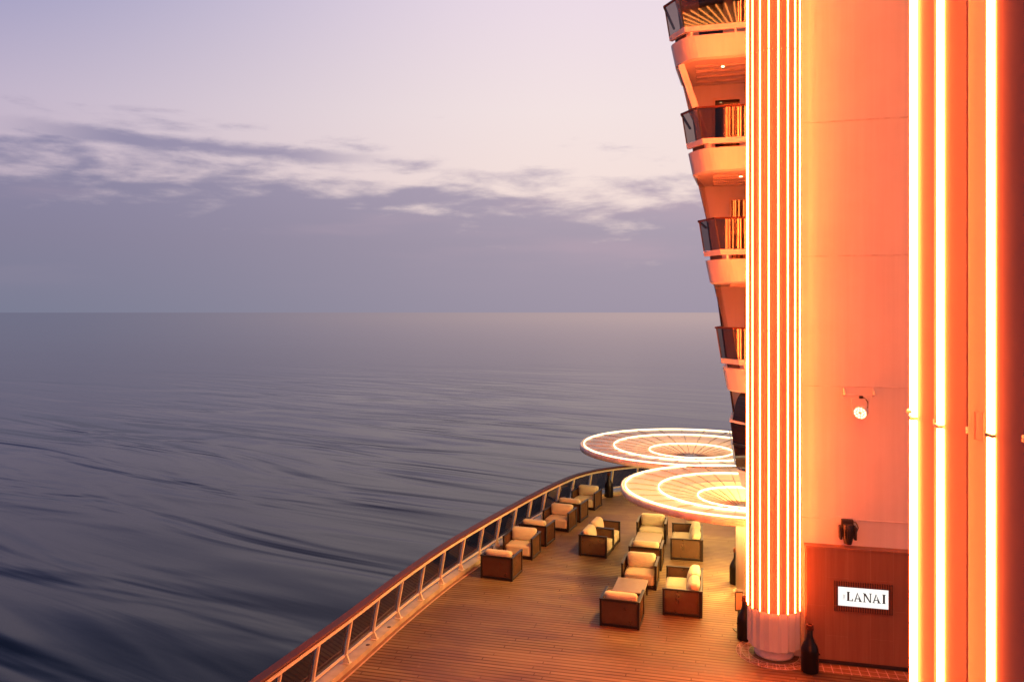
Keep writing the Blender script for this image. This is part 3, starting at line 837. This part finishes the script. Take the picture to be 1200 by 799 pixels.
# ------------------------------------------------------------------ glowing round canopies
def clip_x(o, xmax):
    bm = bmesh.new(); bm.from_mesh(o.data)
    bmesh.ops.bisect_plane(bm, geom=bm.verts[:]+bm.edges[:]+bm.faces[:], plane_co=(xmax, 0, 0), plane_no=(1, 0, 0), clear_outer=True)
    bm.to_mesh(o.data); bm.free()
def canopy(label, cx, cy, R, rim, hub, cut=None):
    root = thing('round_canopy', label, 'canopy', (cx, cy, 0), 0, 'glowing round canopies')
    def zz(r):
        u = max(0, (r-.28)/(R-.28)); return hub+(rim-hub)*(1-(1-u)**2.0)
    objs = []
    rs = [.28+(R-.05-.28)*k/14 for k in range(15)]
    mb = MB(); mb.lathe([(r, zz(r)) for r in rs], 96); objs.append(mb.build('membrane', M['membrane'], root))
    mb = MB(); mb.lathe([(R-.048, rim-.14), (R, rim-.16), (R+.012, rim-.06), (R, rim+.025), (R-.03, rim+.03), (R-.048, rim+.01)], 96); objs.append(mb.build('rim_band', M['whitepaint'], root))
    for fr, w_ in ((.965, .011), (.69, .011), (.37, .010)):
        r = R*fr; z = zz(r)+.004
        mb = MB(); mb.lathe([(r-w_, z), (r-w_, z+.05), (r+w_, z+.05), (r+w_, z)], 96); objs.append(mb.build('led_ring', M['ring'], root))
    r = R-.10
    nr = 26
    for k in range(nr):
        a = 2*pi*k/nr; mb = MB()
        for r0, r1 in zip(rs[::2], rs[2::2]):
            mb.bar((cos(a)*r0, sin(a)*r0, zz(r0)+.022), (cos(a)*r1, sin(a)*r1, zz(r1)+.008), .014, .022)
        ob = mb.build('rib', M['rib'], root); objs.append(ob)
    mb = MB(); mb.lathe([(0, hub+.07), (.22, hub+.07), (.29, hub+.03), (.29, hub-.06), (0, hub-.06)], 32); objs.append(mb.build('hub', M['capmet'], root))
    mb = MB(); mb.lathe([(.20, .13), (.23, .135), (.23, hub-.5), (.32, hub-.2), (.60, hub-.02), (.3, hub-.065)], 32); mb.build('column', M['plinth'], root)
    mb = MB(); mb.lathe([(0, .01), (.20, .01), (.20, .13), (0, .13)], 32); mb.build('base_plinth', M['plinth'], root)
    # warm ring on the underside
    r = R*.5; z = zz(r)-.075
    mb = MB(); mb.lathe([(r-.04, z), (r+.04, z), (r+.04, z+.02), (r-.04, z+.02)], 72); objs.append(mb.build('under_ring', M['ring'], root))
    if cut is not None:
        for ob in objs: clip_x(ob, cut-cx)
        hw = math.sqrt(max(.01, R*R-(cut-cx)**2))
        mb = MB()
        mb.bar((cut-cx+.03, -hw, rim-.03), (cut-cx+.03, hw, rim-.03), .05, .24); mb.bar((cut-cx-.12, -hw+.1, rim+.05), (cut-cx-.12, hw-.1, rim+.05), .04, .04)
        mb.build('edge_beam', M['capmet'], root)
        dead = [ob for ob in objs if len(ob.data.polygons) == 0]
        for ob in dead: bpy.data.objects.remove(ob)
    return root
canopy('nearer round canopy with glowing rings and bright yellow far side, beside the striped pillar', 0.95, 23.35, 3.50, 2.93, 2.38)
canopy('farther round canopy with three glowing rings and dark ribs over the far deck', -.71, 30.45, 4.2, 2.93, 2.48, .93)
WARM = (1, .50, .12)
lamp('canopy_downlight', 'AREA', (1.0, 23.3, 2.25), 420, WARM, shape='DISK', size=3.6)
lamp('canopy_downlight', 'AREA', (-.9, 30.45, 2.3), 330, WARM, shape='DISK', size=4.6)
lamp('column_uplight', 'POINT', (1.1, 24.3, 1.7), 480, (1, .62, .16), shadow_soft_size=.12)
for nm, loc, e_, sz in (('added_canopy_fill', (1.0, 23.3, 1.95), 190, 4.6), ('added_canopy_fill', (-.9, 30.45, 1.95), 330, 5.4)):  # added fill lights without fixtures, brightening the membranes from below
    lamp(nm, 'AREA', loc, e_, (1, .58, .30), (pi, 0, 0), shape='DISK', size=sz)
fl = lamp('balcony_floodlight', 'SPOT', (.15, 22.0, 8.72), 4400, (1, .50, .14), spot_size=radians(104), spot_blend=1.0, shadow_soft_size=.5)
fl.rotation_euler = (Vector((.15, 22.0, 8.72))-Vector((-7.0, 20.5, 0))).to_track_quat('Z', 'Y').to_euler()

# ------------------------------------------------------------------ furniture
def seat_unit(name, W, D, nback, label, cat):
    # origin at the front left floor corner side centre: x -W/2..W/2, y 0 (front) .. D (back)
    root = thing(name, label, cat)
    h = .70; b = .058
    mb = MB()
    for sx in (-1, 1):
        x0, x1 = (-W/2, -W/2+b) if sx < 0 else (W/2-b, W/2)
        mb.box(x0, x1, 0, b, .0, h-.042); mb.box(x0, x1, D-b*1.6, D, .0, h-.042)
        mb.box(x0-.008, x1+.008, -.008, D+.008, h-.04, h)
        mb.box(x0, x1, b+.001, D-b*1.6-.001, .02, .08)
    mb.box(-W/2+b+.009, W/2-b-.009, D-b, D, h-.06, h-.005)
    mb.box(-W/2+b+.001, W/2-b-.001, D-b, D, .02, .08)
    mb.box(-W/2+b+.001, W/2-b-.001, .02, .02+b, .02, .085)
    mb.build('frame', M['dark'], root, .006, 1)
    for sx in (-1, 1):
        x = sx*(W/2-b/2)
        mb = MB(); mb.box(x-.006, x+.006, b+.002, D-b*1.6-.002, .082, h-.044); mb.build('side_panel', M['sling'], root)
    mb = MB(); mb.box(-W/2+b+.002, W/2-b-.002, D-b*.55, D-b*.35, .082, h-.062); mb.build('back_panel', M['sling'], root)
    sw = (W-2*b-.03)/nback
    for k in range(nback):
        x0 = -W/2+b+.015+k*sw
        mb = MB(); cushion(mb, x0+.004, x0+sw-.004, .012, D-b-.02, .09, .42, .055, .035, 10); mb.build('seat_cushion', M['cushion'], root)
        mb = MB(); cushion(mb, x0+.03, x0+sw-.03, D-b-.32, D-b-.07, .425, .83, .085, .05, 10, .10, .10, 'y'); mb.build('back_cushion', M['cushion'], root)
    return root
def place(o, x, y, rz): o.location = (x, y, .002); o.rotation_euler = (0, 0, rz)

def local(cx, cy, W, D, face):
    pass
chair = seat_unit('lounge_armchair', 1.02, .95, 1, 'x', 'armchair')
first = True
RG = 'armchairs in a row along the railing'; CG = 'armchairs in the middle of the deck'
jit = random.Random(3)
def put(label, group, fx, fy, rz):
    # fx, fy: middle of the front edge; rz turns the front (-y) direction
    global first
    o = chair if first else copy_tree(chair)
    first = False
    o['label'] = label; o['group'] = group
    place(o, fx, fy, rz)
    return o
def front_from_back(bx, by, rz, D=.95):
    # given the middle of the back edge and the heading, return the middle of the front edge
    return (bx+sin(rz)*D*1, by-cos(rz)*D)
# seen from behind (facing away): rz = 180 deg + yaw
def back_on(label, group, bx, by, yaw):
    rz = pi+yaw; put(label, group, *front_from_back(bx, by, rz), rz)
y1 = radians(-5)
back_on('armchair by the railing nearest the viewer, its back turned to us', RG, -6.2, 22.52, y1)
put('second armchair in the railing row, facing us, behind the one with its back to us', RG, -6.06, 24.6, y1)
back_on('third armchair in the railing row, turned away from us', RG, -5.92, 26.15, radians(-8))
put('fourth armchair in the railing row, facing us with wide beige seat', RG, -5.48, 28.08, radians(-9))
back_on('fifth armchair in the railing row, turned away, mostly hidden by the fourth', RG, -5.28, 29.5, radians(-10))
put('last armchair in the railing row, facing us just before the far black bottle', RG, -5.0, 31.42, radians(-10))
back_on('front armchair in the middle of the deck, nearest of all, its dark back to us', CG, -2.23, 19.86, radians(-3))
put('armchair facing us behind the small front table', CG, -2.0, 22.80, radians(-1.5))
back_on('armchair turned away, back to back with the one at the front table', CG, -1.96, 24.52, radians(-1.5))
put('armchair facing us at the far table, half hidden under the canopy rim', CG, -1.98, 27.42, radians(-1))
# pair facing the right (+x)
put('nearer of the two joined armchairs facing right, mesh side towards us', 'pair of armchairs side by side', -3.20, 25.85, radians(84))
put('farther of the two joined armchairs facing right', 'pair of armchairs side by side', -3.09, 26.885, radians(84))

sofa = seat_unit('two_seat_sofa', 1.95, 1.03, 2, 'nearer two seat sofa facing left with two upright beige back cushions', 'sofa')
sofa['group'] = 'two seat sofas facing left'
place(sofa, -1.22, 21.98, radians(-90))
s2 = copy_tree(sofa); s2['label'] = 'farther two seat sofa facing left, its far end covered by the canopy rim'
place(s2, -1.26, 26.72, radians(-89))

def make_table(label):
    root = thing('low_table', label, 'table', group='low tables between armchairs')
    mb = MB(); mb.box(-.43, .43, -.56, .56, .395, .42); mb.build('table_top', M['table'], root, .006, 1)
    mb = MB(); mb.box(-.41, .41, -.54, -.50, .33, .393); mb.box(-.41, .41, .50, .54, .33, .393); mb.box(-.41, -.37, -.498, .498, .33, .393); mb.box(.37, .41, -.498, .498, .33, .393); mb.build('apron', M['dark'], root)
    for sx in (-1, 1):
        for sy in (-1, 1):
            mb = MB(); mb.box(sx*.39-.022, sx*.39+.022, sy*.52-.022, sy*.52+.022, 0, .328); mb.build('leg', M['dark'], root)
    return root
tb = make_table('low rectangular table between the front pair of armchairs, facing each other')
place(tb, -2.14, 21.86, radians(-2))
t2 = copy_tree(tb); t2['label'] = 'low grey table between the far pair of armchairs near the canopy rim'
place(t2, -2.0, 26.65, radians(-1))

# ------------------------------------------------------------------ giant bottles
def bottle(label, x, y, rz=0):
    root = thing('giant_bottle', label, 'bottle', (x, y, .001), rz, 'giant black champagne bottles')
    prof = [(0, .0), (.17, .0), (.185, .015), (.187, .03), (.187, .46), (.18, .52), (.15, .60), (.105, .68), (.075, .75), (.066, .80), (.064, .955), (0, .955)]
    mb = MB(); mb.lathe(prof, 36); mb.build('bottle_body', M['black'], root)
    mb = MB(); mb.lathe([(.066, .93), (.082, .935), (.082, .965), (.070, .97), (.078, 1.0), (.075, 1.04), (.05, 1.05), (.045, 1.0), (0, 1.0)], 20, smooth=False); mb.build('bottle_cap', M['teak'], root)
    mb = MB(); mb.bar((.185, 0, .40), (.215, 0, .40), .03, .03); mb.build('peg', M['black'], root)
    return root
bt = bottle('giant black champagne bottle standing in front of the wood panelling', 2.16, 18.50, 0)
for lb, x, y in (('giant black champagne bottle at the far railing beside the last armchair', -4.25, 33.85),
                 ('giant black champagne bottle half hidden behind the yellow lit canopy column', .745, 23.95),
                 ('giant black champagne bottle peeking out left of the striped pillar foot', .83, 19.95)):
    c = copy_tree(bt); c['label'] = lb; c.location = (x, y, .001); c.rotation_euler = (0, 0, random.uniform(1, 5))
ms = thing('menu_stand', 'narrow tan board on a dark stand beside the striped pillar foot', 'menu stand', (.70, 20.45, .001), radians(20))
mb = MB(); mb.box(-.12, .12, -.10, .10, 0, .02); mb.build('foot', M['dark'], ms, .004, 1)
mb = MB(); mb.box(-.02, .02, -.02, .02, .021, .55); mb.build('post', M['dark'], ms)
mb = MB(); mb.box(-.10, .10, -.028, -.012, .50, .98); mb.build('back_frame', M['dark'], ms)
mb = MB(); mb.box(-.085, .085, -.034, -.029, .53, .95); mb.build('board', M['tan'], ms)
# drain covers on the kerb
for (x, y) in ((-7.87, 17.1), (-7.8, 18.2)):
    mb = MB(); mb.lathe([(0, .128), (.045, .128), (.05, .121), (0, .121)], 16, (x, y, 0)); tag(mb.build('drain_cover', M['blackplastic']), 'small dark round cover on the kerb between railing posts', 'drain', 'dark covers on the kerb')

# ------------------------------------------------------------------ render settings
scn.view_settings.view_transform = 'Standard'; scn.view_settings.look = 'None'; scn.view_settings.exposure = 0
scn.render.engine = 'CYCLES'
scn.cycles.use_denoising = True
scn.cycles.max_bounces = 8; scn.cycles.transparent_max_bounces = 16; scn.cycles.sample_clamp_indirect = 6
scn.cycles.caustics_reflective = False; scn.cycles.caustics_refractive = False
